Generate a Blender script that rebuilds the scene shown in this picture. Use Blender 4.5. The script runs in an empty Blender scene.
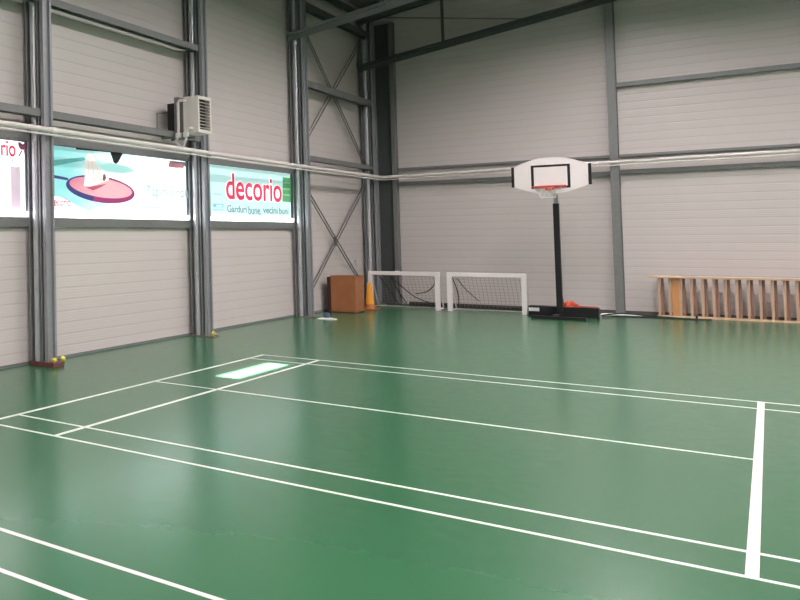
import bpy, bmesh, math, random
from mathutils import Vector, Matrix
random.seed(7)
S = bpy.context.scene
COL = S.collection
PI = math.pi

# ------------------------------------------------------------------ camera
F, CX, CY = 816.4, -149.0, 213.5
YAW, PIT, ROL = [math.radians(a) for a in (-48.3607235, 1.85855272, -0.54109825)]
CAM = Vector((4.77937615, -11.92944148, 1.65890395))
fw = Vector((math.sin(YAW) * math.cos(PIT), math.cos(YAW) * math.cos(PIT), math.sin(PIT)))
r0 = Vector((math.cos(YAW), -math.sin(YAW), 0))
u0 = r0.cross(fw)
rt = math.cos(ROL) * r0 + math.sin(ROL) * u0
up = -math.sin(ROL) * r0 + math.cos(ROL) * u0
cd = bpy.data.cameras.new('camera')
cam = bpy.data.objects.new('camera', cd)
COL.objects.link(cam)
m = Matrix((rt, up, -fw)).transposed().to_4x4()
m.translation = CAM
cam.matrix_world = m
cd.sensor_fit = 'HORIZONTAL'
cd.sensor_width = 36
cd.lens = F * 36 / 800
cd.shift_x = (400 - CX) / 800
cd.shift_y = (CY - 300) / 800
cd.clip_end = 200
S.camera = cam


def ray(u, v):
    return rt * ((u - CX) / F) - up * ((v - CY) / F) + fw


def on_x(u, v, x):           # measured place on the plane x = const -> (y, z)
    d = ray(u, v)
    p = CAM + d * ((x - CAM.x) / d.x)
    return p.y, p.z


# ------------------------------------------------------------------ materials
def newmat(name):
    mt = bpy.data.materials.new(name)
    mt.use_nodes = True
    nt = mt.node_tree
    return mt, nt, nt.nodes['Principled BSDF']


def L(nt, a, b):
    nt.links.new(a, b)


def pbr(name, col, rough=.5, metal=0., var=.08, scale=6., bump=0., spec=.5, rvar=.0):
    mt, nt, b = newmat(name)
    tc = nt.nodes.new('ShaderNodeTexCoord')
    nz = nt.nodes.new('ShaderNodeTexNoise')
    nz.inputs['Scale'].default_value = scale
    nz.inputs['Detail'].default_value = 5
    L(nt, tc.outputs['Object'], nz.inputs['Vector'])
    mx = nt.nodes.new('ShaderNodeMix')
    mx.data_type = 'RGBA'
    L(nt, nz.outputs['Fac'], mx.inputs[0])
    mx.inputs[6].default_value = tuple(c * (1 - var) for c in col) + (1,)
    mx.inputs[7].default_value = tuple(min(1, c * (1 + var)) for c in col) + (1,)
    L(nt, mx.outputs[2], b.inputs['Base Color'])
    b.inputs['Roughness'].default_value = rough
    b.inputs['Metallic'].default_value = metal
    b.inputs['Specular IOR Level'].default_value = spec
    if rvar:
        mr = nt.nodes.new('ShaderNodeMapRange')
        mr.inputs[3].default_value = max(0.02, rough - rvar)
        mr.inputs[4].default_value = min(1, rough + rvar)
        L(nt, nz.outputs['Fac'], mr.inputs[0])
        L(nt, mr.outputs[0], b.inputs['Roughness'])
    if bump:
        bp = nt.nodes.new('ShaderNodeBump')
        bp.inputs['Strength'].default_value = bump
        bp.inputs['Distance'].default_value = .01
        L(nt, nz.outputs['Fac'], bp.inputs['Height'])
        L(nt, bp.outputs[0], b.inputs['Normal'])
    return mt


def panel_mat(name, col, rough):
    """sandwich panels: fine horizontal ribs and a deeper joint every few ribs"""
    mt, nt, b = newmat(name)
    tc = nt.nodes.new('ShaderNodeTexCoord')
    sp = nt.nodes.new('ShaderNodeSeparateXYZ')
    L(nt, tc.outputs['Object'], sp.inputs[0])

    def saw(period, width):
        d = nt.nodes.new('ShaderNodeMath'); d.operation = 'DIVIDE'; d.inputs[1].default_value = period
        L(nt, sp.outputs['Z'], d.inputs[0])
        fr = nt.nodes.new('ShaderNodeMath'); fr.operation = 'FRACT'
        L(nt, d.outputs[0], fr.inputs[0])
        mr = nt.nodes.new('ShaderNodeMapRange'); mr.interpolation_type = 'SMOOTHSTEP'
        mr.inputs[1].default_value = 0; mr.inputs[2].default_value = width
        mr.inputs[3].default_value = 0; mr.inputs[4].default_value = 1
        pp = nt.nodes.new('ShaderNodeMath'); pp.operation = 'PINGPONG'; pp.inputs[1].default_value = .5
        L(nt, fr.outputs[0], pp.inputs[0])
        L(nt, pp.outputs[0], mr.inputs[0])
        return mr.outputs[0]
    a = saw(.16, .16)
    c = saw(.04, .35)
    ad = nt.nodes.new('ShaderNodeMath'); ad.operation = 'MULTIPLY_ADD'
    L(nt, c, ad.inputs[0]); ad.inputs[1].default_value = .25
    L(nt, a, ad.inputs[2])
    bp = nt.nodes.new('ShaderNodeBump')
    bp.inputs['Strength'].default_value = .30
    bp.inputs['Distance'].default_value = .006
    L(nt, ad.outputs[0], bp.inputs['Height'])
    L(nt, bp.outputs[0], b.inputs['Normal'])
    nz = nt.nodes.new('ShaderNodeTexNoise'); nz.inputs['Scale'].default_value = .9; nz.inputs['Detail'].default_value = 4
    L(nt, tc.outputs['Object'], nz.inputs['Vector'])
    m1 = nt.nodes.new('ShaderNodeMix'); m1.data_type = 'RGBA'
    L(nt, nz.outputs['Fac'], m1.inputs[0])
    m1.inputs[6].default_value = tuple(x * .96 for x in col) + (1,)
    m1.inputs[7].default_value = tuple(min(1, x * 1.04) for x in col) + (1,)
    m2 = nt.nodes.new('ShaderNodeMix'); m2.data_type = 'RGBA'
    L(nt, a, m2.inputs[0])
    m2.inputs[6].default_value = tuple(x * .93 for x in col) + (1,)   # dust in the joints
    L(nt, m1.outputs[2], m2.inputs[7])
    L(nt, m2.outputs[2], b.inputs['Base Color'])
    b.inputs['Roughness'].default_value = rough
    return mt


def floor_mat():
    mt, nt, b = newmat('green_sports_floor')
    tc = nt.nodes.new('ShaderNodeTexCoord')
    n1 = nt.nodes.new('ShaderNodeTexNoise'); n1.inputs['Scale'].default_value = .35; n1.inputs['Detail'].default_value = 6
    n2 = nt.nodes.new('ShaderNodeTexNoise'); n2.inputs['Scale'].default_value = 9; n2.inputs['Detail'].default_value = 6
    L(nt, tc.outputs['Object'], n1.inputs['Vector']); L(nt, tc.outputs['Object'], n2.inputs['Vector'])
    m1 = nt.nodes.new('ShaderNodeMix'); m1.data_type = 'RGBA'
    L(nt, n1.outputs['Fac'], m1.inputs[0])
    m1.inputs[6].default_value = FLOOR_A + (1,)
    m1.inputs[7].default_value = FLOOR_B + (1,)
    # fine pale scuffs
    mp = nt.nodes.new('ShaderNodeMapping'); mp.inputs['Scale'].default_value = (1.3, .35, 1); mp.inputs['Rotation'].default_value = (0, 0, .9)
    L(nt, tc.outputs['Object'], mp.inputs[0])
    n3 = nt.nodes.new('ShaderNodeTexNoise'); n3.inputs['Scale'].default_value = 3.2; n3.inputs['Detail'].default_value = 9; n3.inputs['Roughness'].default_value = .7
    L(nt, mp.outputs[0], n3.inputs['Vector'])
    mr = nt.nodes.new('ShaderNodeMapRange'); mr.inputs[1].default_value = .66; mr.inputs[2].default_value = .74
    mr.inputs[3].default_value = 0; mr.inputs[4].default_value = .07
    L(nt, n3.outputs['Fac'], mr.inputs[0])
    m2 = nt.nodes.new('ShaderNodeMix'); m2.data_type = 'RGBA'
    L(nt, mr.outputs[0], m2.inputs[0]); L(nt, m1.outputs[2], m2.inputs[6])
    m2.inputs[7].default_value = (.25, .38, .28, 1)
    L(nt, m2.outputs[2], b.inputs['Base Color'])
    rr = nt.nodes.new('ShaderNodeMapRange'); rr.inputs[3].default_value = FLOOR_R - .04; rr.inputs[4].default_value = FLOOR_R + .06
    L(nt, n2.outputs['Fac'], rr.inputs[0]); L(nt, rr.outputs[0], b.inputs['Roughness'])
    bp = nt.nodes.new('ShaderNodeBump'); bp.inputs['Strength'].default_value = .04; bp.inputs['Distance'].default_value = .004
    L(nt, n2.outputs['Fac'], bp.inputs['Height']); L(nt, bp.outputs[0], b.inputs['Normal'])
    b.inputs['Specular IOR Level'].default_value = .5
    return mt


def print_mat(name, col, emit, col2=None, axis='Y', lo=0, hi=1, emit2=None):
    """translucent printed film, lit from behind by the daylight in the window"""
    mt, nt, b = newmat(name)
    tc = nt.nodes.new('ShaderNodeTexCoord')
    nz = nt.nodes.new('ShaderNodeTexNoise'); nz.inputs['Scale'].default_value = 2.5; nz.inputs['Detail'].default_value = 3
    mp = nt.nodes.new('ShaderNodeMapping'); mp.inputs['Scale'].default_value = (1, .5, 2.2)
    L(nt, tc.outputs['Object'], mp.inputs[0]); L(nt, mp.outputs[0], nz.inputs['Vector'])
    if col2 is None:
        col2 = tuple(c * .88 for c in col)
        fac = nz.outputs['Fac']
    else:
        sp = nt.nodes.new('ShaderNodeSeparateXYZ'); L(nt, tc.outputs['Object'], sp.inputs[0])
        ad = nt.nodes.new('ShaderNodeMath'); ad.operation = 'MULTIPLY_ADD'
        L(nt, nz.outputs['Fac'], ad.inputs[0]); ad.inputs[1].default_value = (hi - lo) * .9
        L(nt, sp.outputs[axis], ad.inputs[2])
        mr = nt.nodes.new('ShaderNodeMapRange'); mr.interpolation_type = 'SMOOTHSTEP'
        mr.inputs[1].default_value = lo + (hi - lo) * .45; mr.inputs[2].default_value = hi + (hi - lo) * .45
        L(nt, ad.outputs[0], mr.inputs[0])
        fac = mr.outputs[0]
    mx = nt.nodes.new('ShaderNodeMix'); mx.data_type = 'RGBA'
    L(nt, fac, mx.inputs[0])
    mx.inputs[6].default_value = tuple(col) + (1,); mx.inputs[7].default_value = tuple(col2) + (1,)
    L(nt, mx.outputs[2], b.inputs['Base Color'])
    L(nt, mx.outputs[2], b.inputs['Emission Color'])
    b.inputs['Emission Strength'].default_value = emit
    if emit2:
        me_ = nt.nodes.new('ShaderNodeMapRange')
        me_.inputs[3].default_value = emit
        me_.inputs[4].default_value = emit2
        L(nt, fac, me_.inputs[0])
        L(nt, me_.outputs[0], b.inputs['Emission Strength'])
    b.inputs['Roughness'].default_value = .45
    return mt


FLOOR_A = (.029, .120, .054)
FLOOR_B = (.038, .144, .067)
FLOOR_R = .21
M = {}
M['floor'] = floor_mat()
M['line'] = pbr('white_court_paint', (.66, .65, .62), .4, var=.04, scale=14)
M['tape'] = pbr('pale_pink_floor_tape', (.72, .62, .61), .45, var=.04, scale=10)
M['wall'] = panel_mat('ribbed_wall_panel', (.61, .545, .53), .38)
M['wallplain'] = pbr('plain_wall_panel', (.55, .52, .50), .6)
M['roof'] = pbr('roof_sheet', (.20, .21, .20), .6, var=.05)
M['galv'] = pbr('galvanised_steel', (.33, .335, .355), .40, metal=.4, var=.16, scale=18, rvar=.08)
M['galvweb'] = pbr('highlight_galvanised_steel', (.62, .62, .65), .30, metal=.7, var=.10, scale=12, rvar=.06)  # paler steel that puts the reflected stripe into the columns
M['galvd'] = pbr('dull_galvanised_steel', (.21, .21, .21), .5, metal=.3, var=.12, scale=14)
M['dark'] = pbr('dark_painted_steel', (.085, .09, .09), .5, metal=.2, var=.15)
M['skirt'] = pbr('dark_skirting', (.10, .085, .08), .6)
M['pipe'] = pbr('white_painted_pipe', (.76, .69, .67), .35, var=.05)
M['pipejoint'] = pbr('pipe_fitting', (.84, .79, .77), .3, var=.03)
M['white'] = pbr('white_enamel', (.82, .76, .75), .4, var=.03)
M['casing'] = pbr('ivory_casing', (.72, .65, .61), .45, var=.03)
M['black'] = pbr('black_enamel', (.010, .010, .011), .45, var=.2, spec=.35)
M['rubber'] = pbr('black_rubber', (.022, .022, .022), .7, var=.2)
M['board'] = pbr('white_backboard', (.76, .69, .68), .35, var=.02)
M['red'] = pbr('red_rim_paint', (.55, .03, .022), .4, var=.06)
M['orange'] = pbr('orange_red_cloth', (.66, .09, .04), .7, var=.12)
M['net'] = pbr('white_net_cord', (.72, .70, .67), .8)
M['netgrey'] = pbr('grey_net_cord', (.22, .20, .19), .8)
M['netdark'] = pbr('dark_net_rope', (.06, .052, .05), .8)
M['ply'] = pbr('orange_plywood', (.37, .135, .052), .5, var=.18, scale=7)
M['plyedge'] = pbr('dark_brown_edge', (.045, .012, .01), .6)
M['cone'] = pbr('amber_plastic', (.92, .36, .035), .42, var=.06)
M['conebase'] = pbr('orange_brown_plastic', (.50, .16, .045), .5)
M['disc'] = pbr('pale_disc', (.62, .64, .64), .45)
M['navy'] = pbr('slate_blue_plastic', (.065, .085, .14), .5)
M['wood'] = pbr('pale_beech', (.60, .40, .27), .45, var=.12, scale=9)
M['woodrung'] = pbr('tan_beech', (.58, .36, .25), .45, var=.12, scale=9)
M['wooddark'] = pbr('brown_beech', (.33, .18, .13), .5, var=.12, scale=9)
M['woodtop'] = pbr('lacquered_beech', (.68, .47, .32), .4, var=.1, scale=9)
M['woodorange'] = pbr('orange_beech', (.60, .27, .10), .45, var=.14, scale=9)
M['ball'] = pbr('yellow_felt', (.78, .66, .06), .9, var=.1, scale=60)
M['rust'] = pbr('rusty_primer', (.15, .05, .045), .7, var=.3, scale=22)
M['baseplate'] = pbr('grimy_base_plate', (.24, .17, .15), .6, var=.25, scale=22)
M['rustpale'] = pbr('pale_grout', (.55, .38, .32), .8, var=.15)
M['cloth'] = pbr('white_cloth', (.74, .72, .70), .8, var=.05)
M['glass'] = print_mat('daylit_glazing', (.85, .88, .9), 1.2)
M['strip'] = print_mat('boosted_glass_strip', (.92, .94, .97), 7.0)  # glow raised far above the windows to brighten the floor reflections


# ------------------------------------------------------------------ mesh builder
class MB:
    def __init__(s):
        s.v, s.f = [], []

    def add(s, vs, fs):
        o = len(s.v)
        s.v += [tuple(p) for p in vs]
        s.f += [tuple(i + o for i in f) for f in fs]
        return s

    def box(s, a, b):
        (x0, y0, z0), (x1, y1, z1) = a, b
        return s.add([(x0, y0, z0), (x1, y0, z0), (x1, y1, z0), (x0, y1, z0), (x0, y0, z1), (x1, y0, z1), (x1, y1, z1), (x0, y1, z1)],
                     [(3, 2, 1, 0), (4, 5, 6, 7), (0, 1, 5, 4), (1, 2, 6, 5), (2, 3, 7, 6), (3, 0, 4, 7)])

    def beam(s, p, q, w, h, upv=(0, 0, 1)):
        """rectangular bar from p to q, w across and h along upv"""
        p, q = Vector(p), Vector(q)
        d = (q - p).normalized()
        a = d.cross(Vector(upv)).normalized() * (w / 2)
        c = a.cross(d).normalized() * (h / 2)
        vs = [p - a - c, p + a - c, p + a + c, p - a + c, q - a - c, q + a - c, q + a + c, q - a + c]
        return s.add(vs, [(0, 1, 2, 3), (7, 6, 5, 4), (0, 4, 5, 1), (1, 5, 6, 2), (2, 6, 7, 3), (3, 7, 4, 0)])

    def tube(s, pts, r, n=10, closed=False):
        pts = [Vector(p) for p in pts]
        rs = r if isinstance(r, (list, tuple)) else [r] * len(pts)
        N = len(pts)
        ref = None
        rings = []
        for i, p in enumerate(pts):
            if closed:
                t = pts[(i + 1) % N] - pts[i - 1]
            else:
                t = pts[min(i + 1, N - 1)] - pts[max(i - 1, 0)]
            t.normalize()
            if ref is None:
                ref = Vector((0, 0, 1)) if abs(t.z) < .9 else Vector((1, 0, 0))
            a = (ref - t * ref.dot(t)).normalized()
            ref = a
            c = t.cross(a)
            rings.append([p + (a * math.cos(2 * PI * k / n) + c * math.sin(2 * PI * k / n)) * rs[i] for k in range(n)])
        vs = [v for R_ in rings for v in R_]
        fs = []
        for i in range(N if closed else N - 1):
            j = (i + 1) % N
            for k in range(n):
                fs.append((i * n + k, i * n + (k + 1) % n, j * n + (k + 1) % n, j * n + k))
        if not closed:
            fs.append(tuple(reversed(range(n))))
            fs.append(tuple((N - 1) * n + k for k in range(n)))
        return s.add(vs, fs)

    def lathe(s, prof, c=(0, 0, 0), n=24):
        """profile [(r, z)] turned about the vertical through c"""
        c = Vector(c)
        vs, fs = [], []
        for r, z in prof:
            for k in range(n):
                vs.append(c + Vector((r * math.cos(2 * PI * k / n), r * math.sin(2 * PI * k / n), z)))
        for i in range(len(prof) - 1):
            for k in range(n):
                fs.append((i * n + k, i * n + (k + 1) % n, (i + 1) * n + (k + 1) % n, (i + 1) * n + k))
        fs.append(tuple(reversed(range(n))))
        fs.append(tuple((len(prof) - 1) * n + k for k in range(n)))
        return s.add(vs, fs)

    def prism(s, poly, d):
        """polygon of 3-D points extruded along d"""
        d = Vector(d)
        n = len(poly)
        P = [Vector(p) for p in poly]
        vs = P + [p + d for p in P]
        fs = [tuple(range(n)), tuple(reversed(range(n, 2 * n)))]
        for k in range(n):
            fs.append((k, n + k, n + (k + 1) % n, (k + 1) % n))
        return s.add(vs, fs)

    def frame(s, outer, inner, d):
        """ring between two polygons of the same count, extruded along d"""
        d = Vector(d)
        n = len(outer)
        vs = [Vector(p) for p in outer] + [Vector(p) for p in inner]
        vs += [v + d for v in vs]
        fs = []
        for k in range(n):
            j = (k + 1) % n
            fs += [(k, j, n + j, n + k), (2 * n + j, 2 * n + k, 3 * n + k, 3 * n + j),
                   (k, 2 * n + k, 2 * n + j, j), (n + j, 3 * n + j, 3 * n + k, n + k)]
        return s.add(vs, fs)

    def build(s, name, mat, parent=None, loc=None, smooth=False, bevel=0):
        me = bpy.data.meshes.new(name)
        vs = s.v
        if loc is not None:
            vs = [tuple(Vector(p) - Vector(loc)) for p in vs]
        me.from_pydata(vs, [], s.f)
        bm = bmesh.new()
        bm.from_mesh(me)
        bmesh.ops.recalc_face_normals(bm, faces=bm.faces)
        if bevel:
            bmesh.ops.bevel(bm, geom=[e for e in bm.edges if e.calc_face_angle(0) > .5], offset=bevel, segments=2, affect='EDGES', profile=.5)
        bm.to_mesh(me)
        bm.free()
        me.materials.append(M[mat] if isinstance(mat, str) else mat)
        if smooth:
            for p in me.polygons:
                p.use_smooth = True
            me.set_sharp_from_angle(angle=math.radians(40))
        o = bpy.data.objects.new(name, me)
        COL.objects.link(o)
        if loc is not None and parent is None:
            o.location = loc
        if parent is not None:
            o.parent = parent
        return o


def smooth_path(p, n=6):
    """Catmull-Rom through the points"""
    p = [Vector(q) for q in p]
    q = [p[0] * 2 - p[1]] + p + [p[-1] * 2 - p[-2]]
    out = []
    for i in range(1, len(q) - 2):
        for k in range(n):
            s = k / n
            a, b, c, d = q[i - 1], q[i], q[i + 1], q[i + 2]
            out.append(.5 * ((2 * b) + (c - a) * s + (2 * a - 5 * b + 4 * c - d) * s * s + (3 * b - a - 3 * c + d) * s ** 3))
    out.append(p[-1])
    return out



def tag(o, label, cat, group=None):
    o['label'] = label
    o['category'] = cat
    if group:
        o['group'] = group
    return o


def thing(name, label, cat, loc=(0, 0, 0), group=None):
    o = bpy.data.objects.new(name, None)
    o.empty_display_size = .1
    o.location = loc
    COL.objects.link(o)
    return tag(o, label, cat, group)


def part(mb, name, mat, root, **k):
    """part built in world coordinates under a thing whose empty only has a location"""
    return mb.build(name, mat, root, loc=tuple(WORLD(root)), **k)


def WORLD(o):
    p = Vector(o.location)
    while o.parent:
        o = o.parent
        p = p + Vector(o.location)
    return p


def struct(mb, name, mat, parent=None, **k):
    o = mb.build(name, mat, parent, **k)
    o['kind'] = 'structure'
    return o


def text_mesh(txt, size, bold=0.0, sx=1.0):
    cu = bpy.data.curves.new('lettering', 'FONT')
    cu.body = txt
    cu.size = size
    cu.offset = bold
    cu.extrude = .0008
    ob = bpy.data.objects.new('lettering', cu)
    COL.objects.link(ob)
    dg = bpy.context.evaluated_depsgraph_get()
    me = bpy.data.meshes.new_from_object(ob.evaluated_get(dg))
    bpy.data.objects.remove(ob)
    return me


def text_part(name, txt, y0, y1, z0, z1, x, mat, root, bold=0.0):
    """lettering facing +x in the box y0..y1, z0..z1"""
    me = text_mesh(txt, 1.0, bold)
    xs = [v.co.x for v in me.vertices]
    ys = [v.co.y for v in me.vertices]
    w, h = max(xs) - min(xs), max(ys) - min(ys)
    o0 = WORLD(root)
    for v in me.vertices:
        a, b, c = v.co
        v.co = Vector((x + (c + .0008), y0 + (a - min(xs)) / w * (y1 - y0), z0 + (b - min(ys)) / h * (z1 - z0))) - o0
    me.materials.clear()
    me.materials.append(mat)
    o = bpy.data.objects.new(name, me)
    COL.objects.link(o)
    o.parent = root
    return o


# ------------------------------------------------------------------ setting
WX = -1.78          # inner face of the left wall
WY = 11.0           # inner face of the back wall
RX, FY = 15.5, -17.0
SL = .155


def roof_z(x):
    return 7.25 + SL * (x - WX)


fl = struct(MB().box((WX - .3, FY, -.12), (RX, WY + .3, 0)), 'floor', 'floor')
LZ = .0015


def flat(mb, x0, y0, x1, y1, z=LZ):
    return mb.box((x0, y0, .0), (x1, y1, z))


ln = MB()
XL = 4.648                 # left edge of the broad band at the front of the court
XE = 9.0                  # the court goes on to the right
flat(ln, 0, -6.1, .04, 0)
flat(ln, .72, -6.1, .76, 0, LZ + .0002)
flat(ln, 0, -.04, XE, 0, LZ + .0004)
flat(ln, 0, -.50, XE, -.46, LZ + .0004)
flat(ln, 0, -5.64, XE, -5.60, LZ + .0004)
flat(ln, 0, -6.1, XE, -6.06, LZ + .0004)
flat(ln, 0, -3.07, XL, -3.03, LZ + .0006)
# neighbouring court, nearer the camera
flat(ln, 0, -8.19, XE, -8.15)
flat(ln, 0, -8.65, XE, -8.61)
flat(ln, 0, -14.25, .04, -8.15, LZ + .0002)
flat(ln, .72, -14.25, .76, -8.15, LZ + .0004)
lno = ln.build('court_lines', 'line', fl)
tp = MB()
flat(tp, XL, -6.1, XL + .047, 0, LZ + .0008)
tp.build('service_line', 'tape', fl)

# left wall with the strip of windows
ZS, ZL = 1.86, 3.00       # bottom and top of the window strip
COLY = [-7.45, -2.91, 1.60, 6.14, 10.55]
wl = MB()
wl.box((WX - .12, FY, 0), (WX, WY + .12, ZS))
wl.box((WX - .12, FY, ZL), (WX, WY + .12, 7.4))
wl.box((WX - .12, FY, ZS), (WX, COLY[0], ZL))
wl.box((WX - .12, COLY[3], ZS), (WX, WY + .12, ZL))
struct(wl, 'wall_left', 'wall')
wb = MB()
n = 18
struct(MB().prism([(WX, WY, 0), (RX, WY, 0), (RX, WY, roof_z(RX)), (WX, WY, roof_z(WX))], (0, .12, 0)), 'wall_back', 'wall')
struct(MB().prism([(WX, FY, 0), (RX, FY, 0), (RX, FY, roof_z(RX)), (WX, FY, roof_z(WX))], (0, -.12, 0)), 'wall_front', 'wallplain')
struct(MB().box((RX, FY, 0), (RX + .12, WY, roof_z(RX))), 'wall_right', 'wallplain')
struct(MB().box((WX, COLY[0], 0), (WX + .012, WY, .035)), 'baseboard_left', 'galvd')
struct(MB().box((WX + .8, WY - .02, 0), (RX, WY, .07)), 'baseboard_back', 'skirt')

# roof with an unseen slot, added and sized to cast the sun patch
SUN = Vector((.50, -.25, 1.0))


def to_roof(x, y):
    t = (roof_z(0) + SL * x) / (1 - SL * SUN.x)
    return x + SUN.x * t, y + SUN.y * t


hx0, hy0 = to_roof(.37, -2.22)
hx1, hy1 = to_roof(.62, -.72)


def slab(mb, x0, y0, x1, y1, t=.05):
    mb.prism([(x0, y0, roof_z(x0)), (x1, y0, roof_z(x1)), (x1, y0, roof_z(x1) + t), (x0, y0, roof_z(x0) + t)], (0, y1 - y0, 0))


rf = MB()
slab(rf, WX - .12, FY, hx0, WY + .1)
slab(rf, hx1, FY, RX + .1, WY + .1)
slab(rf, hx0, FY, hx1, hy0)
slab(rf, hx0, hy1, hx1, WY + .1)
struct(rf, 'ceiling', 'roof')

# windows in the left wall
for i in range(3):
    y0, y1 = COLY[i] + .06, COLY[i + 1] - .06
    w = bpy.data.objects.new('window_%d' % (i + 1), None)
    w['kind'] = 'structure'
    w.location = (WX, (y0 + y1) / 2, ZS)
    COL.objects.link(w)
    part(MB().box((WX - .06, COLY[i], ZS), (WX - .045, COLY[i + 1], ZL)), 'glass', 'glass', w)
    fr = MB()
    fr.box((WX - .11, COLY[i], ZS), (WX, COLY[i + 1], ZS + .05))
    fr.box((WX - .11, COLY[i], ZL - .05), (WX, COLY[i + 1], ZL))
    fr.box((WX - .11, COLY[i], ZS + .05), (WX, y0 + .02, ZL - .05))
    fr.box((WX - .11, y1 - .02, ZS + .05), (WX, COLY[i + 1], ZL - .05))
    part(fr, 'window_frame', 'galv', w)
    part(MB().box((WX, y0 + .01, 1.945), (WX + .045, y1 - .01, 2.012)), 'lower_pane', 'strip', w)

# ------------------------------------------------------------------ steel frame
XB, XF = WX + .055, -1.45


def column(yc, label, ztop, dep=(XB, XF), fw_=.2, tall_base=False):
    t = thing('steel_column', label, 'column', (WX + .2, yc, 0), 'steel columns along the left wall')
    a, b = dep
    hp = .055 if tall_base else .02
    c = b - .085
    part(MB().box((a, yc - fw_ / 2, hp), (a + .014, yc + fw_ / 2, ztop)), 'rear_flange', 'galv', t)
    part(MB().box((c - .014, yc - fw_ / 2, hp), (c, yc + fw_ / 2, ztop)), 'front_flange', 'galv', t)
    part(MB().box((a + .014, yc - .006, hp), (c - .014, yc + .006, ztop)), 'web', 'galvweb', t)
    xm, hw = (a + c) / 2, .048
    part(MB().tube([(xm, yc - .006 - hw, hp), (xm, yc - .006 - hw, ztop)], hw, 20), 'highlight_tube', 'galvweb', t, smooth=True)  # added tube whose pale metal makes the bright reflected stripe
    rl = MB().box((b - .05, yc - fw_ / 2, hp), (b, yc - fw_ / 2 + .045, ztop))
    rl.box((b - .05, yc + fw_ / 2 - .045, hp), (b, yc + fw_ / 2, ztop))
    rl.box((b - .05, yc - fw_ / 2 + .045, hp), (b - .03, yc + fw_ / 2 - .045, ztop))
    part(rl, 'guide_rail', 'galv', t)
    part(MB().box((c, yc - .02, hp), (b - .05, yc + .02, ztop)), 'spacer', 'dark', t)
    part(MB().box((a - .0, yc - fw_ / 2 - .02, 0), (b + .09, yc + fw_ / 2 + .02, hp)), 'base_plate', 'rust' if tall_base else 'baseplate', t, bevel=.004)
    for sx in (a + .07, b - .07):
        part(MB().lathe([(.016, hp), (.016, hp + .025), (.008, hp + .025), (.008, hp + .04)], (sx, yc - .07, 0), 6), 'bolt', 'galvd', t)
    return t


column(COLY[1], 'galvanised steel column on the left wall, nearest, beside the racket banner', roof_z(XF) - .02, tall_base=True)
column(COLY[2], 'galvanised steel column on the left wall behind the fan heater', roof_z(XF) - .02)
column(COLY[3], 'galvanised steel column on the left wall just left of the plywood box', roof_z(XF) - .02)
column(COLY[4], 'galvanised steel column on the left wall right of the cross bracing, by the corner', roof_z(XF) - .3)

# corner post on the back wall (dark, in the corner)
t = thing('corner_post', 'dark steel post standing in the corner behind the left goal', 'column', (-1.25, 10.85, 0))
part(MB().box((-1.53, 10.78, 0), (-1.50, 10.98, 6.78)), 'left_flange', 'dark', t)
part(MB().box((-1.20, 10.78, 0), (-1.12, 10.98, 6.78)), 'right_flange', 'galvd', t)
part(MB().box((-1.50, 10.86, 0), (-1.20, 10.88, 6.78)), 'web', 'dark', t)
part(MB().box((-1.20, 10.74, .72), (-1.11, 10.78, .80)), 'junction_box', 'white', t)
part(MB().tube(smooth_path([(-1.15, 10.765, .72), (-1.13, 10.765, .4), (-1.08, 10.76, .1), (-1.0, 10.78, .02)]), .008, 6), 'cable', 'rubber', t)
t = thing('wall_post', 'grey steel post on the back wall between basketball stand and wall bars', 'column', (2.72, 10.85, 0))
part(MB().box((2.645, 10.76, .0), (2.775, 10.775, roof_z(2.7) - .02)), 'front_flange', 'galvd', t)
part(MB().box((2.645, 10.97, .0), (2.775, 10.985, roof_z(2.7) - .02)), 'rear_flange', 'galvd', t)
part(MB().box((2.704, 10.775, .0), (2.716, 10.97, roof_z(2.7) - .02)), 'web', 'galvd', t)


def rail_y(y0, y1, z, label, x1=-1.50, h=.10, d=.11, mat='galvd', group='horizontal rails on the left wall'):
    """C section along y, open side down"""
    mb = MB()
    x0 = x1 - d
    mb.prism([(x0, y0, z - h / 2), (x0 + .012, y0, z - h / 2), (x0 + .012, y0, z + h / 2 - .012), (x1 - .012, y0, z + h / 2 - .012),
              (x1 - .012, y0, z - h / 2), (x1, y0, z - h / 2), (x1, y0, z + h / 2), (x0, y0, z + h / 2)], (0, y1 - y0, 0))
    o = mb.build('wall_rail', mat, loc=((x0 + x1) / 2, (y0 + y1) / 2, z))
    return tag(o, label, 'rail', group)


B = [(COLY[i] + .007, COLY[i + 1] - .007) for i in range(4)]
rail_y(*B[0], 3.30, 'grey steel rail just above the white pipe, left of the nearest column')
rail_y(*B[1], 3.30, 'grey steel rail just above the white pipe between nearest column and fan heater')
rail_y(*B[3], 3.27, 'grey steel rail crossing between the upper and lower cross bracing')
rail_y(*B[0], 4.82, 'grey steel rail high on the wall at the top left corner of the photo')
rail_y(*B[1], 4.82, 'grey steel rail high on the wall above the racket banner and heater')
rail_y(*B[3], 4.82, 'grey steel rail high on the wall through the middle of the upper cross bracing', h=.14)
for i, lab in enumerate(('left banner at the photo edge', 'racket banner', 'red lettered banner')):
    rail_y(*B[i], 2.99, 'grey steel lintel rail along the top of the ' + lab, x1=WX + .075, h=.10, d=.075)
    rail_y(*B[i], 1.875, 'grey steel rail under the white sill of the ' + lab, x1=WX + .06, h=.13, d=.06)
rail_y(*B[3], 6.46, 'dark eave rail along the top of the wall above the cross bracing', x1=-1.50, h=.15, mat='dark')
rail_y(*B[3], 6.90, 'dark upper eave rail just under the roof by the corner', x1=-1.50, h=.10, mat='dark')


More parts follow.
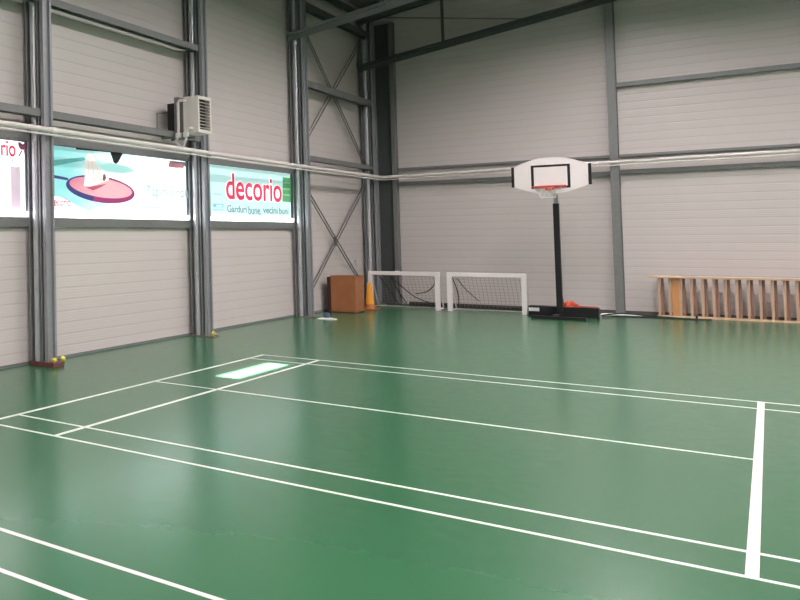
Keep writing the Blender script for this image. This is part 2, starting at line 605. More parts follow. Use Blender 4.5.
def rail_x(x0, x1, z0, z1, y, label, h=.10, d=.07, mat='galvd'):
    mb = MB().beam((x0, y, z0), (x1, y, z1), d, h)
    o = mb.build('wall_rail', mat, loc=((x0 + x1) / 2, y, (z0 + z1) / 2))
    return tag(o, label, 'rail', 'horizontal rails on the back wall')


rail_x(-1.11, 2.64, 3.235, 3.235, 10.95, 'thin rail above the white pipe on the back wall behind the backboard', h=.05, d=.08)
rail_x(2.78, 9, 3.235, 3.235, 10.95, 'thin rail above the white pipe on the back wall, right of the wall post', h=.05, d=.08)
rail_x(-1.11, 2.64, 2.88, 2.88, 10.955, 'grey strip standing in for the shadow below the white pipe on the back wall behind the backboard', h=.09, d=.07)  # modelled in place of the shadow cast by the pipe
rail_x(2.78, 9, 2.90, 2.90, 10.955, 'grey strip standing in for the shadow below the white pipe on the back wall, right of the wall post', h=.09, d=.07)  # same pipe shadow strip, continued past the post
rail_x(2.78, 9, 4.69, 4.69, 10.93, 'grey rail high on the back wall, right of the wall post', h=.09, d=.09)


def truss(y, label, diag):
    t = thing('roof_truss', label, 'roof truss', (0, y, 5.8), 'roof trusses')
    zb = lambda x: (5.83 if diag else 5.77) + SL * (x + 1.6)
    zt = lambda x: (7.02 if diag else 6.88) + SL * (x + 1.6)
    XF = -1.73
    c = MB().beam((XF + .0, y, zb(XF)), (RX - .1, y, zb(RX - .1)), .12, .05)
    c.beam((XF + .0, y + .055, zb(XF) - .07), (RX - .1, y + .055, zb(RX - .1) - .07), .012, .13)
    part(c, 'bottom_chord', 'dark' if not diag else 'galvd', t)
    c = MB().beam((XF, y, zt(XF)), (RX - .1, y, zt(RX - .1)), .14, .22)
    part(c, 'top_chord', 'dark', t)
    for x in (-.02, 4.2, 8.4, 12.6):
        part(MB().beam((x, y, zb(x)), (x, y, zt(x)), .05, .05, (0, 1, 0)), 'strut', 'dark', t)
    for x in (-1.2, 4.2):
        part(MB().beam((x, y + .05, zt(x) - .1), (x + 2.6, y + .05, zb(x + 2.6) + .03), .03, .03), 'diagonal', 'galvd', t)
    return t


truss(COLY[3] - .17, 'nearer sloping roof truss springing from the column left of the cross bracing', 1)
truss(10.37, 'farther dark sloping roof truss against the back wall', 0)
for k, x in enumerate((-1.25, -.45, .35, 1.15, 1.95, 2.75)):
    z = roof_z(x)
    lab = ['first', 'second', 'third', 'fourth', 'fifth', 'sixth'][k]
    mb = MB().box((x - .03, FY + .1, z - .16), (x + .03, WY - .02, z - .02))
    tag(mb.build('roof_purlin', 'dark', loc=(x, 0, z)), 'dark purlin under the roof, %s one out from the left wall' % lab, 'purlin', 'purlins under the roof')

# cross bracing between the last two columns
def brace(z0, z1, label):
    ya, yb = COLY[3] + .75, COLY[4] - .12
    ya = COLY[3] + .12
    x = -1.69
    t = thing('cross_brace', label, 'bracing', (x, (ya + yb) / 2, (z0 + z1) / 2), 'cross bracing by the corner')
    for k, (p, q) in enumerate((((x, ya, z0), (x, yb, z1)), ((x + .02, ya, z1), (x + .02, yb, z0)))):
        for s in (-.045, .045):
            dv = Vector((0, -(q[2] - p[2]), q[1] - p[1])).normalized() * s
            part(MB().tube([Vector(p) + dv, Vector(q) + dv], .013, 6), 'rod', 'galvd', t)
    part(MB().beam((x - .01, (ya + yb) / 2 - .09, (z0 + z1) / 2), (x + .045, (ya + yb) / 2 - .09, (z0 + z1) / 2), .012, .2, (0, 0, 1)), 'centre_plate', 'galvd', t)
    return t


tb = brace(.18, 2.86, 'lower cross of thin paired steel rods above the plywood box')
yt, zt_ = on_x(355, 263, -1.69)
part(MB().tube([(-1.67, yt - .07, zt_ + .06), (-1.67, yt + .05, zt_ - .05)], [.03, .03], 8), 'turnbuckle', 'white', tb)
brace(3.36, 6.36, 'upper cross of thin paired steel rods high beside the corner')

# ------------------------------------------------------------------ white pipe along two walls
t = thing('heating_pipe', 'long white pipe running along both walls and bending at the corner', 'pipe', (-1.4, 0, 3.05))
PX, PY = -1.385, 10.72
pts = [(PX, -9.5, 3.07), (PX, -4, 3.065), (PX, 3, 3.045), (PX, PY - .12, 3.045), (PX + .035, PY - .035, 3.046), (PX + .12, PY, 3.05),
       (.8, PY, 3.07), (3, PY, 3.10), (9, PY, 3.14)]
part(MB().tube(pts, .036, 12), 'pipe_run', 'pipe', t, smooth=True)
part(MB().tube([(p[0], p[1], p[2] - .062) for p in pts], .012, 8), 'cable_conduit', 'pipe', t, smooth=True)
for p, d in (((PX, COLY[1], 3.062), (0, 1, 0)), ((2.42, PY, 3.09), (1, 0, 0)), ((2.27, PY, 3.087), (1, 0, 0))):
    p, d = Vector(p), Vector(d)
    part(MB().tube([p - d * .06, p + d * .06], .043, 12), 'coupling', 'pipejoint', t, smooth=True)
for yc in COLY[1:4]:
    part(MB().box((XF, yc - .02, 3.0), (PX, yc + .02, 3.02)), 'bracket', 'galvd', t)
for x in (2.71,):
    part(MB().box((x - .03, PY, 3.06), (x + .03, 10.76, 3.08)), 'bracket', 'galvd', t)

# ------------------------------------------------------------------ fan heater
HX, HY0, HY1, HZ0, HZ1 = -1.12, .62, 1.08, 3.30, 3.88
t = thing('fan_heater', 'white louvred fan heater hanging on the left wall above the banners', 'heater', (-1.3, .85, HZ0))
cs = MB()
cs.frame([(HX, HY0, HZ0), (HX, HY1, HZ0), (HX, HY1, HZ1), (HX, HY0, HZ1)],
         [(HX, HY0 + .05, HZ0 + .05), (HX, HY1 - .04, HZ0 + .05), (HX, HY1 - .04, HZ1 - .05), (HX, HY0 + .05, HZ1 - .05)], (-.03, 0, 0))
cs.box((HX - .24, HY0, HZ0), (HX - .03, HY0 + .02, HZ1))
cs.box((HX - .24, HY1 - .02, HZ0), (HX - .03, HY1, HZ1))
cs.box((HX - .24, HY0 + .02, HZ0), (HX - .03, HY1 - .02, HZ0 + .02))
cs.box((HX - .24, HY0 + .02, HZ1 - .02), (HX - .03, HY1 - .02, HZ1))
part(cs, 'casing', 'casing', t)
part(MB().box((HX - .10, HY0 + .02, HZ0 + .02), (HX - .09, HY1 - .02, HZ1 - .02)), 'heat_exchanger', 'black', t)
for k in range(9):
    z = HZ0 + .085 + k * .05
    part(MB().beam((HX - .022, HY0 + .05, z), (HX - .022, HY1 - .04, z), .045, .006, (.45, 0, 1)), 'louvre', 'casing', t)
part(MB().box((HX - .41, HY0 + .04, HZ0 - .06), (HX - .33, HY1 - .04, HZ1 + .02)), 'rear_panel', M['galvd'], t)
part(MB().box((HX - .55, HY0 + .09, HZ0 - .02), (HX - .41, HY1 - .09, HZ1 - .06)), 'fan_motor', 'black', t)
part(MB().box((HX - .33, HY0 + .06, HZ0 + .04), (HX - .24, HY1 - .06, HZ1 - .04)), 'air_duct', 'galvd', t)
for yy in (HY0 + .07, HY1 - .07):
    part(MB().beam((WX + .02, yy, HZ0 - .03), (HX - .24, yy, HZ0 - .03), .03, .04), 'bracket', 'galvd', t)
px = HX - .30
py = HY0 - .05
part(MB().tube([(px + .12, HY0 + .05, HZ1 - .06), (px + .08, py, HZ1 - .06), (px + .02, py, HZ1 - .06), (px, py, HZ1 - .09), (px, py, 3.25), (px - .05, py, 3.18), (PX, py, 3.085)], .021, 10),
     'flow_pipe', 'pipe', t, smooth=True)
px2 = HX - .12
part(MB().tube([(px2 + .03, HY0 + .02, HZ0 + .07), (px2 + .01, py, HZ0 + .07), (px2 - .04, py, HZ0 + .06), (px2 - .06, py, HZ0 + .02), (px2 - .06, py, 3.20), (px2 - .10, py + .02, 3.12), (PX, py + .06, 3.085)], .021, 10),
     'return_pipe', 'pipe', t, smooth=True)
for z in (3.24,):
    part(MB().box((px - .035, py - .03, z), (px + .035, py + .03, z + .07)), 'valve', 'pipejoint', t)
    part(MB().box((px2 - .095, py - .03, z), (px2 - .025, py + .03, z + .07)), 'valve', 'pipejoint', t)
part(MB().tube([(WX + .006, .56, 3.34), (WX + .006, .57, 3.67), (WX + .006, .76, 3.69), (HX - .5, .78, 3.69)], .006, 6), 'power_cable', 'galvd', t)

# ------------------------------------------------------------------ banners
BX = WX + .012
EM = 1.0


def banner(i, label):
    y0, y1 = COLY[i] + .11, COLY[i + 1] - .11
    return thing('advertising_banner', label, 'banner', (BX, (y0 + y1) / 2, 2.0), 'banners in the window strip'), y0, y1


def sheet(root, y0, y1, mat, z0=2.012, z1=2.935):
    return part(MB().box((BX - .010, y0, z0), (BX, y1, z1)), 'printed_sheet', mat, root)


def words(name, txt, y0, y1, z0, z1, x, mat, root):
    ws = txt.split(' ')
    n_ = sum(len(w_) for w_ in ws) + .6 * (len(ws) - 1)
    a = y0
    for w_ in ws:
        e = (y1 - y0) * len(w_) / n_
        desc = .28 * (z1 - z0) if any(c in w_ for c in 'gpqy,') else 0
        text_part(name, w_, a, a + e, z0 + .28 * (z1 - z0) - desc, z1 if any(c in w_ for c in 'bdfhkltiTG') else z1 - .2 * (z1 - z0), x, mat, root, .022)
        a += e + .6 * (y1 - y0) / n_


def shape(root, name, px, mat, lift):
    """flat printed shape; px are measured on the photo's banner"""
    pl = [(BX + .0002, *on_x(u, v, BX)) for u, v in px]
    return part(MB().prism(pl, (lift, 0, 0)), name, mat, root)


PR = lambda n, c, e=EM, **k: print_mat(n, c, e, **k)
red = PR('red_print', (.78, .035, .10), .45)
redsoft = PR('soft_red_print', (.80, .16, .22), .5)
plum = PR('plum_print', (.28, .09, .15), .3)
greytx = PR('grey_print', (.26, .33, .36), .25)
greysoft = PR('soft_grey_print', (.46, .55, .58), .42)
whitep = PR('white_print', (.92, .94, .95), 1.4)
green = PR('green_print', (.12, .42, .18), .35)
greenl = PR('pale_green_print', (.35, .62, .40), .35)
blue = PR('blue_print', (.20, .45, .78), .6)
darkp = PR('dark_print', (.012, .016, .018), .1)
turq = PR('turquoise_print', (.13, .46, .45), .4)
navyp = PR('navy_print', (.05, .05, .22), .3)
magp = PR('magenta_print', (.36, .04, .18), .3)
pinkp = PR('pink_print', (.80, .30, .38), .45)
pinkl = PR('light_pink_print', (.88, .52, .56), .45)

# leftmost banner
t, y0, y1 = banner(0, 'white and pink banner with red lettering, cut by the left photo edge')
pinkbg = PR('white_to_pink_print', (.93, .88, .91), col2=(.74, .60, .70), axis='Y', lo=-3.35 + 0, hi=-3.0)
sheet(t, y0, y1, PR('white_pink_print', (.90, .82, .87), 1.5))
a = on_x(0, 142, BX)
yr0, zr = on_x(15.5, 157, BX)
zt2 = on_x(5, 141, BX)[1]
text_part('lettering', 'decorio', yr0 - .86, yr0, zr, zr + .215, BX + .0012, red, t, .014)
yy0, zz0 = on_x(18, 164, BX)
text_part('small_lettering', 'CLE', yy0 - .36, yy0 - .06, zz0 - .02, zz0 + .055, BX + .0012, greysoft, t)
part(MB().box((BX, y1 - .30, 2.03), (BX + .0006, y1 - .09, 2.60)), 'pink_stripe', PR('pink_wash_print', (.74, .60, .70), .4), t)
# emblem: two plum lobes over two crossing strokes
def P_(c, r, n=18, sy=1.0, rot=0):
    return [(c[0] + r * math.cos(rot + 2 * PI * k / n), c[1] + r * sy * math.sin(rot + 2 * PI * k / n)) for k in range(n)]


shape(t, 'emblem', [(18, 142), (20.5, 142.5), (22.5, 144.5), (24.5, 143), (27, 144), (27.4, 147), (25, 149.5), (23, 150), (20.5, 149.3), (18.5, 146.5)], plum, .001)
shape(t, 'emblem_stroke', [(21.5, 150), (22.6, 150.5), (19.2, 156.8), (18, 156.2)], plum, .0008)
shape(t, 'emblem_stroke', [(23.2, 150.2), (24.4, 150.2), (27, 156.6), (25.8, 157)], plum, .0008)
shape(t, 'emblem_caption', [(18.5, 159.5), (26, 160.2), (26, 160.9), (18.5, 160.2)], greysoft, .0006)

# racket banner
t, y0, y1 = banner(1, 'turquoise banner picturing a badminton racket with a white shuttlecock')
sheet(t, y0, y1, PR('turquoise_to_white_print', (.22, .55, .56), .75, col2=(.80, .90, .93), axis='Y', lo=-1.6, hi=.7, emit2=1.15))
shape(t, 'dark_tabletop', [(75, 144.5), (124, 151), (123.5, 153.5), (76, 149.5)], darkp, .0008)
shape(t, 'table_leg', [(110, 151.5), (123, 153), (118.5, 162), (116, 164), (113.5, 162.5)], darkp, .0012)
shape(t, 'white_glow', [(54, 196), (60, 197), (78, 206), (92, 213.5), (54, 213)], whitep, .0005)
shape(t, 'turquoise_streak', [(54, 160), (84, 157), (86, 160), (70, 163), (54, 166)], turq, .0005)
shape(t, 'turquoise_streak', [(97, 165), (110, 163), (126, 166), (136, 171), (122, 174), (106, 172)], PR('pale_turquoise_streak', (.40, .72, .70), .8), .0005)
# racket: head is an ellipse seen at a slant
ex = lambda c, a, b, th, n=40: [(c[0] + a * math.cos(2 * PI * k / n) * math.cos(th) - b * math.sin(2 * PI * k / n) * math.sin(th),
                                 c[1] + a * math.cos(2 * PI * k / n) * math.sin(th) + b * math.sin(2 * PI * k / n) * math.cos(th)) for k in range(n)]
hc, th = (100.3, 189.2), math.radians(9.5)
o_ = [(BX + .0012, *on_x(u, v, BX)) for u, v in ex(hc, 34.8, 13.2, th)]
i_ = [(BX + .0012, *on_x(u, v, BX)) for u, v in ex((100.6, 187.6), 31.8, 9.6, th)]
part(MB().prism([(BX + .0006, p[1], p[2]) for p in i_], (.0005, 0, 0)), 'racket_strings', PR('string_print', (.72, .20, .30), .3, col2=(.85, .48, .54), axis='Y', lo=-1.6, hi=-.4), t)
n = 40
half = [k for k in range(n)]
rim1 = MB(); rim2 = MB()
for k in range(n):
    j = (k + 1) % n
    ang = (k + .5) / n * 360
    mbk = rim1 if 100 < ang < 235 else rim2
    q = [o_[k], o_[j], i_[j], i_[k]]
    mbk.prism(q, (.001, 0, 0))
part(rim1, 'racket_rim', navyp, t)
part(rim2, 'racket_rim', magp, t)
shape(t, 'racket_shaft', [(54, 175), (62, 176.6), (68, 178), (68, 180.4), (61, 179.2), (54, 178)], navyp, .0016)
shape(t, 'shuttlecock', [(84, 186), (85, 172), (85.2, 160), (87.5, 154), (90, 152.4), (92.6, 154.5), (96, 163), (99, 168.5), (104, 171.5), (108.5, 175), (108.6, 180), (104, 182), (98, 184), (90, 186.4)],
      PR('feather_print', (.92, .84, .82), .5), .0022)
for q in ([(88.5, 155), (89.2, 155), (88, 184), (87, 184)], [(91, 156), (91.8, 156), (95, 182), (94, 182.4)], [(95.5, 165), (96.2, 165), (101.5, 181), (100.4, 181.6)]):
    shape(t, 'feather_shadow', q, PR('feather_shadow_print', (.70, .58, .57), .4), .0026)
shape(t, 'cork_tip', [(103, 174.5), (105, 174), (106, 178), (104.2, 181.4), (102.4, 180)], PR('cork_print', (.22, .12, .14), .2), .0028)
shape(t, 'shuttle_shadow', [(86, 187.5), (97, 185.6), (107, 183.5), (100, 187.5), (93, 190.5)], PR('shadow_print', (.50, .10, .16), .35), .0016)
ya, za = on_x(55, 206, BX); yb, zb = on_x(70.5, 198.5, BX)
text_part('lettering', 'ecorio', ya - .02, yb, za, zb, BX + .0012, redsoft, t, .02)
shape(t, 'slogan_stroke', [(58, 209), (74, 210.4), (74, 211), (58, 210)], redsoft, .0012)
ya, za = on_x(146, 199.5, BX); yb, zb = on_x(188, 188, BX)
words('grey_lettering', 'Tapimo nou', ya, yb, za, zb, BX + .0012, greysoft, t)
shape(t, 'slogan_stroke', [(130, 206.2), (184, 208), (184, 209), (130, 207.4)], greysoft, .0008)
shape(t, 'pale_panel', [(159, 166), (184, 168), (184, 211), (159, 210)], whitep, .0004)
shape(t, 'red_emblem', [(168, 165), (170, 161.5), (174, 162.5), (178, 163), (183, 163.5), (184, 168), (176, 168), (169, 167)], PR('pink_red_print', (.55, .22, .26), .4), .0012)
shape(t, 'emblem_cap', [(169, 160.5), (186, 162.4), (187, 167), (181, 165.5), (170, 162.8)], greytx, .001)

# lettered banner
t, y0, y1 = banner(2, 'pale turquoise banner with large red lettering and a green block')
sheet(t, y0, y1, PR('pale_turquoise_print', (.50, .76, .76), .62, col2=(.70, .88, .88), axis='Y', lo=1.2, hi=3.6, emit2=.85))
ya, za = on_x(226, 196.5, BX); yb, zb = on_x(281, 173, BX)
halo = PR('white_halo_print', (.93, .93, .94), 1.0)
z0_, z1_ = 2.335, 2.825
text_part('lettering_outline', 'decorio', ya - .02, yb + .02, z0_ - .01, z1_ + .01, BX + .0012, halo, t, .05)
text_part('lettering', 'decorio', ya, yb, z0_, z1_, BX + .0026, red, t, .017)
ya, _ = on_x(227, 208, BX)
words('grey_lettering', 'Garduri bune, vecini buni', ya, y1 - .14, 2.045, 2.235, BX + .0012, greytx, t)
shape(t, 'green_block', [(282.5, 177), (291, 178), (291, 202.5), (282.5, 201.5)], green, .0008)
for v in (182, 188, 194):
    shape(t, 'green_stripe', [(283, v), (290, v + .6), (290, v + 2), (283, v + 1.4)], greenl, .0014)
shape(t, 'blue_block', [(213, 203.5), (223.5, 204.2), (223.5, 207.6), (213, 207)], blue, .0008)
ya, za = on_x(214, 207, BX); yb, zb = on_x(223, 204.6, BX)
text_part('blue_block_lettering', 'om', ya + .1, yb - .05, za + .01, zb - .01, BX + .0014, whitep, t)
shape(t, 'small_caption', [(213, 193), (221, 193.8), (221, 195.2), (213, 194.5)], greysoft, .0008)
shape(t, 'small_caption', [(213, 209), (223, 209.6), (223, 210.4), (213, 209.8)], blue, .0008)

# ------------------------------------------------------------------ plywood box, cone, floor disc
t = thing('plywood_box', 'orange brown plywood box on the floor under the cross bracing', 'box', (-1.35, 7.85, 0))
b0 = MB().box((-1.575, 7.60, .02), (-1.10, 8.14, .775))
part(b0, 'body', 'ply', t, bevel=.006)
part(MB().box((-1.645, 7.595, .0), (-1.577, 8.14, .76)), 'side_strip', 'plyedge', t)  # narrow dark brown strip down the left side of the box
part(MB().box((-1.585, 7.592, .775), (-1.09, 8.15, .79)), 'lid', 'ply', t)
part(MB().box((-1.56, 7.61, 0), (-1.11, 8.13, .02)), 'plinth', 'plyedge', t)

t = thing('traffic_cone', 'amber traffic cone standing between the plywood box and left goal', 'cone', (-1.22, 8.92, 0))
part(MB().box((-1.37, 8.77, 0), (-1.07, 9.07, .035)), 'base', 'conebase', t, bevel=.01)
part(MB().lathe([(.095, .035), (.088, .12)], (-1.22, 8.92, 0)), 'lower_band', 'conebase', t, smooth=True)
part(MB().lathe([(.088, .12), (.078, .2), (.05, .50), (.04, .58), (.028, .59)], (-1.22, 8.92, 0)), 'cone_body', 'cone', t, smooth=True)

t = thing('floor_disc', 'small pale disc with a slate blue stub on the floor before the plywood box', 'disc', (-1.10, 5.9, 0))
part(MB().lathe([(.17, 0), (.17, .012), (.10, .028), (.06, .03)], (-1.10, 5.9, 0), 28), 'plate', 'disc', t, smooth=True)
part(MB().lathe([(.062, .03), (.062, .10), (.05, .125)], (-1.12, 5.93, 0), 16), 'stub', 'navy', t, smooth=True)

# ------------------------------------------------------------------ goals
def goal(x0, x1, label, drape):
    yf, yr, h, r = 9.50, 9.97, .835, .042
    t = thing('small_goal', label, 'goal', ((x0 + x1) / 2, yf, 0), 'small white goals')
    for x in (x0 + r, x1 - r):
        part(MB().box((x - r, yf - r, 0), (x + r, yf + r, h - 2 * r)), 'post', 'white', t, bevel=.006)
    part(MB().box((x0, yf - r, h - 2 * r), (x1, yf + r, h)), 'crossbar', 'white', t, bevel=.006)
    for x in (x0 + .05, x1 - .05):
        part(MB().tube([(x, yf + .05, h - .06), (x, yr, .05)], .013, 8), 'side_stay', 'white', t)
        part(MB().tube([(x, yf + r, .02), (x, yr, .02)], .015, 8), 'ground_side_bar', 'white', t)
    part(MB().tube([(x0 + .05, yr, .02), (x1 - .05, yr, .02)], .015, 8), 'ground_rear_bar', 'white', t)
    nb = MB()
    nx, nz = 17, 11
    P = lambda a, b: Vector((x0 + .06 + (x1 - x0 - .12) * a, yf + .05 + (yr - yf - .07) * (1 - b) + .05 * math.sin(PI * b), .04 + (h - .12) * b - .035 * math.sin(PI * a) * b * (1 if drape else .5)))
    for i in range(nx + 1):
        nb.tube([P(i / nx, j / 8) for j in range(9)], .0028, 4)
    for j in range(nz + 1):
        nb.tube([P(i / 12, j / nz) for i in range(13)], .0028, 4)
    part(nb, 'net', 'netgrey', t)
    if drape:
        W = x1 - x0
        for pts_ in (((.30, .99), (.45, .62), (.62, .30), (.84, .12)), ((.30, .95), (.36, .5), (.46, .1)), ((.62, .42), (.80, .50), (.93, .72), (.97, .97)),
                     ((.12, .97), (.22, .5), (.33, .06)), ((.05, .06), (.3, .04), (.7, .03), (.95, .05))):
            pp = [P(a, b) + Vector((0, -.02, 0)) for a, b in pts_]
            part(MB().tube(smooth_path(pp), .011, 6), 'net_rope', 'netdark', t)
    else:
        for pts_ in (((.08, .95), (.18, .6), (.34, .25)), ((.02, .96), (.05, .5), (.04, .05)), ((.03, .04), (.4, .02), (.97, .05))):
            pp = [P(a, b) + Vector((0, -.02, 0)) for a, b in pts_]
            part(MB().tube(smooth_path(pp), .009, 6), 'net_rope', 'netdark', t)
    return t


goal(-1.40, -.035, 'small white goal with sagging dark net, nearest the corner', True)
goal(.10, 1.445, 'small white goal with grey net, next to the basketball stand', False)

# dark roll and cables lying along the back wall
t = tag(MB().tube(smooth_path([(-.95, 10.86, .03), (.2, 10.84, .035), (1.0, 10.82, .03), (1.5, 10.80, .035)]), .03, 8).build('cable_bundle', 'rubber', loc=(0, 10.8, 0)),
        'dark cable bundle on the floor behind the goals', 'cable')

# ------------------------------------------------------------------ basketball stand
BY = 9.0
t = thing('basketball_stand', 'black portable basketball stand with white backboard near the back wall', 'basketball stand', (1.95, 9.2, 0))
bc, zc = 1.945, 2.80
bxh = .56
pl = []
# fan-shaped board: arched top and bottom, straight short sides
NT = 14
top, side_t, side_b, bot = 3.155, 2.985, 2.60, 2.44
for k in range(NT + 1):
    s = -1 + 2 * k / NT
    pl.append((bc + bxh * s, BY, side_t + (top - side_t) * (1 - abs(s) ** 2.2)))
for k in range(NT + 1):
    s = 1 - 2 * k / NT
    pl.append((bc + bxh * s, BY, side_b - (side_b - bot) * (1 - abs(s) ** 2.0)))
bo = part(MB().prism(pl, (0, .03, 0)), 'backboard', 'board', t)
for sgn in (-1, 1):
    x = bc + sgn * (bxh + .02)
    part(MB().box((x - .022, BY - .012, side_b - .01), (x + .022, BY + .04, side_t + .01)), 'edge_padding', 'black', t)
q0, q1, r0_, r1_ = bc - .295, bc + .295, 2.545, 3.01
w_ = .042
part(MB().frame([(q0, BY - .002, r0_), (q1, BY - .002, r0_), (q1, BY - .002, r1_), (q0, BY - .002, r1_)],
                [(q0 + w_, BY - .002, r0_ + w_), (q1 - w_, BY - .002, r0_ + w_), (q1 - w_, BY - .002, r1_ - w_), (q0 + w_, BY - .002, r1_ - w_)], (0, .003, 0)), 'target_rectangle', 'black', t)
# ring, its plate and net
rc = Vector((bc, BY - .33, 2.565))
ring = [rc + Vector((.225 * math.cos(2 * PI * k / 36), .225 * math.sin(2 * PI * k / 36), 0)) for k in range(36)]
part(MB().tube(ring, .013, 8, closed=True), 'hoop', 'red', t, smooth=True)
part(MB().box((bc - .23, BY - .02, 2.545), (bc + .23, BY - .004, 2.60)), 'hoop_plate', 'red', t)
part(MB().box((bc - .07, BY - .12, 2.50), (bc + .07, BY - .02, 2.555)), 'hoop_bracket', 'red', t)
nt_ = MB()
for k in range(12):
    for sg in (1, -1):
        pp = []
        for j in range(7):
            a = 2 * PI * (k + sg * j * .5 * .5) / 12
            r = .22 - .11 * (j / 6) ** .8
            pp.append(rc + Vector((r * math.cos(a), r * math.sin(a), -.036 * j)))
        nt_.tube(pp, .0026, 4)
nt_.tube([rc + Vector((.11 * math.cos(2 * PI * k / 20), .11 * math.sin(2 * PI * k / 20), -.216)) for k in range(20)], .0025, 4, closed=True)
part(nt_, 'hoop_net', 'net', t)
PYc = 9.25
part(MB().box((1.935, PYc - .045, .08), (2.025, PYc + .045, 2.25)), 'pole', 'black', t, bevel=.006)
part(MB().box((1.95, PYc - .03, 2.25), (2.01, PYc + .03, 2.62)), 'pole_extension', 'galv', t)
for z in (2.50, 2.86):
    part(MB().beam((1.98, PYc, min(z, 2.6)), (bc, BY + .03, z), .05, .05), 'support_arm', 'galv', t)
part(MB().box((bc - .25, BY + .03, 2.47), (bc + .25, BY + .05, 2.52)), 'rear_batten', 'galv', t)
# base: front cross bar, long runner and rear ballast box
part(MB().box((1.63, 8.60, .0), (2.44, 8.68, .06)), 'front_crossbar', 'black', t, bevel=.006)
part(MB().box((1.93, 8.68, .02), (2.03, 9.42, .08)), 'runner', 'black', t)
part(MB().box((1.465, 9.42, .0), (2.52, 9.66, .20)), 'ballast_box', 'black', t, bevel=.01)
part(MB().beam((1.98, 9.30, .70), (1.98, 9.60, .20), .04, .04, (1, 0, 0)), 'rear_stay', 'black', t)
part(MB().box((1.475, 9.412, .09), (1.64, 9.42, .16)), 'sticker', 'disc', t)

# orange-red bib heap with a trailing cord on the ballast box
t = thing('orange_cloth', 'crumpled orange red cloth lying on the black base of the basketball stand', 'cloth', (2.11, 9.54, .20))
def lump(cx, cy, cz, rx, ry, rz, seed, n=16):
    rr = random.Random(seed)
    ph = [rr.uniform(0, 6.28) for _ in range(6)]
    vs, fs = [], []
    for i in range(n + 1):
        a = PI / 2 * i / n
        for k in range(2 * n):
            b = PI * k / n
            w = 1 + .16 * math.sin(3 * b + ph[0]) * math.cos(a) + .12 * math.sin(5 * b + 4 * a + ph[1]) + .08 * math.sin(7 * b - 6 * a + ph[2])
            vs.append((cx + rx * math.cos(a) * math.cos(b) * w, cy + ry * math.cos(a) * math.sin(b) * w, cz + rz * math.sin(a) * (1 + .2 * math.sin(4 * b + ph[3]) * math.cos(a))))
    for i in range(n):
        for k in range(2 * n):
            j = (k + 1) % (2 * n)
            fs.append((i * 2 * n + k, i * 2 * n + j, (i + 1) * 2 * n + j, (i + 1) * 2 * n + k))
    fs.append(tuple(reversed(range(2 * n))))
    return MB().add(vs, fs)


part(lump(2.10, 9.54, .20, .12, .08, .11, 3), 'heap', 'orange', t, smooth=True)
part(MB().tube(smooth_path([(2.20, 9.54, .225), (2.30, 9.55, .215), (2.42, 9.56, .212), (2.50, 9.57, .212)]), .010, 6), 'cord', 'orange', t)
t = tag(lump(2.73, 10.62, 0, .27, .06, .035, 9).build('white_cloth', 'cloth', loc=(2.7, 10.62, 0), smooth=True),
        'flat white cloth lying on the floor before the wall post', 'cloth')
t = tag(MB().tube(smooth_path([(2.50, 10.15, .014), (2.75, 10.38, .05), (3.1, 10.42, .03), (3.5, 10.36, .014), (3.84, 10.28, .014), (4.0, 10.32, .014)]), .012, 6).build('power_cable', 'rubber', loc=(3.2, 10.3, 0)),
        'black cable on the floor in front of the wall bars', 'cable')
t = tag(MB().tube(smooth_path([(2.56, 9.62, .02), (2.75, 10.0, .016), (3.1, 10.22, .014), (3.55, 10.26, .014), (3.80, 10.22, .014)]), .012, 6).build('power_cable', 'rubber', loc=(3.0, 10.0, 0)),
        'black cable running from the basketball stand base towards the wall bars', 'cable')
t = tag(MB().box((3.80, 10.18, 0), (3.83, 10.23, .09)).build('cable_plug', 'rubber', loc=(3.815, 10.2, 0)), 'small black plug standing at the cable end before the wall bars', 'plug')

# ------------------------------------------------------------------ wall bars lying on their side
X0, X1, YB, YF = 3.16, 5.78, 10.70, 10.56
t = thing('wall_bars', 'wooden wall bars lying on their side against the back wall', 'wall bars', (4.5, 10.63, 0))
part(MB().box((X0, YF - .08, .765), (X1, YB, .805)), 'upper_rail', 'woodtop', t, bevel=.004)
part(MB().box((3.26, YF, .0), (X1 - .02, YB, .035)), 'lower_rail', 'woodtop', t, bevel=.004)
k = 0
x = 3.30
while x < X1 - .05:
    part(MB().box((x - .017, YF + .005, .035), (x + .017, YF + .045, .765)), 'rung', 'woodrung', t)
    part(MB().box((x + .022, YB - .045, .035), (x + .062, YB - .010, .765)), 'rear_rung', 'wooddark', t)
    x += .1475
    k += 1
part(MB().box((3.478, YF + .012, .035), (3.575, YF + .05, .765)), 'wide_slat', 'woodorange', t)

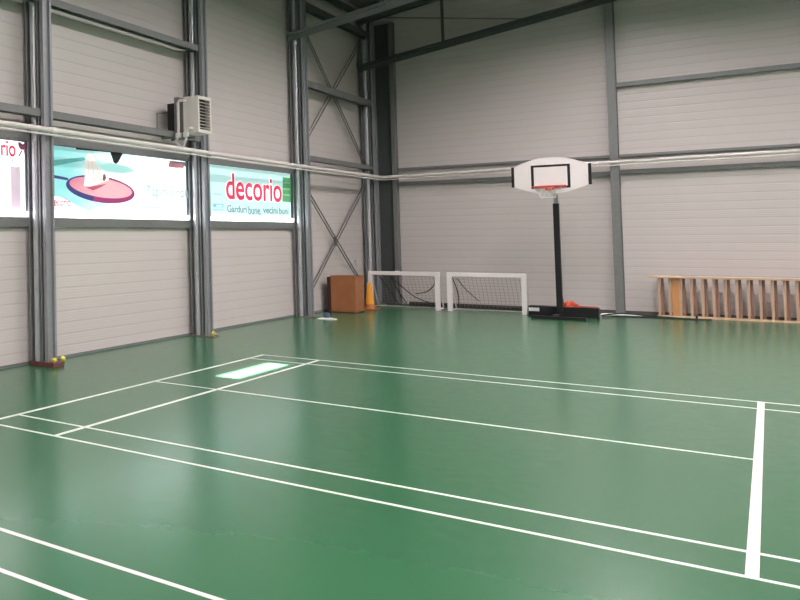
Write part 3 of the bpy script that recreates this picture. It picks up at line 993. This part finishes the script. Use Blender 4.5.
# ------------------------------------------------------------------ tennis balls at the columns
def ball(c, label):
    c = Vector(c)
    prof = [(.034 * math.sin(PI * i / 14) + .0004, -.034 * math.cos(PI * i / 14)) for i in range(15)]
    b = MB().lathe(prof, (0, 0, 0), 22)
    t = thing('tennis_ball', label, 'ball', c, 'tennis balls by the columns')
    b.build('felt', 'ball', t, smooth=True)
    pts_ = []
    for i in range(40):
        a = 2 * PI * i / 40
        v = Vector((math.cos(a) + .28 * math.cos(3 * a), math.sin(a) - .28 * math.sin(3 * a), .95 * math.sin(2 * a))).normalized() * .0338
        pts_.append(v)
    MB().tube(pts_, .0016, 5, closed=True).build('seam', 'white', t)


ball((-1.40, -2.96, .089), 'yellow ball resting against the foot of the nearest column, left one')
ball((-1.606, -2.451, .034), 'yellow ball on the floor just right of the nearest column foot')
ball((-1.405, 1.60, .054), 'yellow ball at the foot of the column with the fan heater')

# ------------------------------------------------------------------ light
def area(x, y, z, sx, sy, p, spread=155, col=(1, .935, .935)):
    l = bpy.data.lights.new('hall_lamp', 'AREA')
    l.shape = 'RECTANGLE'
    l.size, l.size_y = sx, sy
    l.energy = p
    l.color = col
    l.spread = math.radians(spread)
    o = bpy.data.objects.new('hall_lamp', l)
    o.location = (x, y, z)
    COL.objects.link(o)


LP = 208
for x in (3.0, 7.6, 12.2):
    for y, f, sp in ((-13.5, 1, 164), (-9, .9, 164), (-4.2, .9, 164), (.6, .95, 164),
                     (4.6, .95 if x < 5 else .8, 164), (7.4, .72 if x < 5 else .24, 152 if x < 5 else 162)):
        area(x, y, 6.75, .35, 1.6, LP * f, sp)

sl = bpy.data.lights.new('sun', 'SUN')
sl.energy = 180
sl.angle = math.radians(.6)
sl.color = (1, .97, .93)
so = bpy.data.objects.new('sun', sl)
so.rotation_euler = SUN.to_track_quat('Z', 'Y').to_euler()
COL.objects.link(so)

w = bpy.data.worlds.new('sky')
S.world = w
w.use_nodes = True
w.node_tree.nodes['Background'].inputs[0].default_value = (.55, .70, .95, 1)
w.node_tree.nodes['Background'].inputs[1].default_value = 1.0

S.view_settings.view_transform = 'Standard'
S.view_settings.look = 'None'
S.view_settings.exposure = 0
S.view_settings.gamma = 1
S.view_settings.use_curve_mapping = False
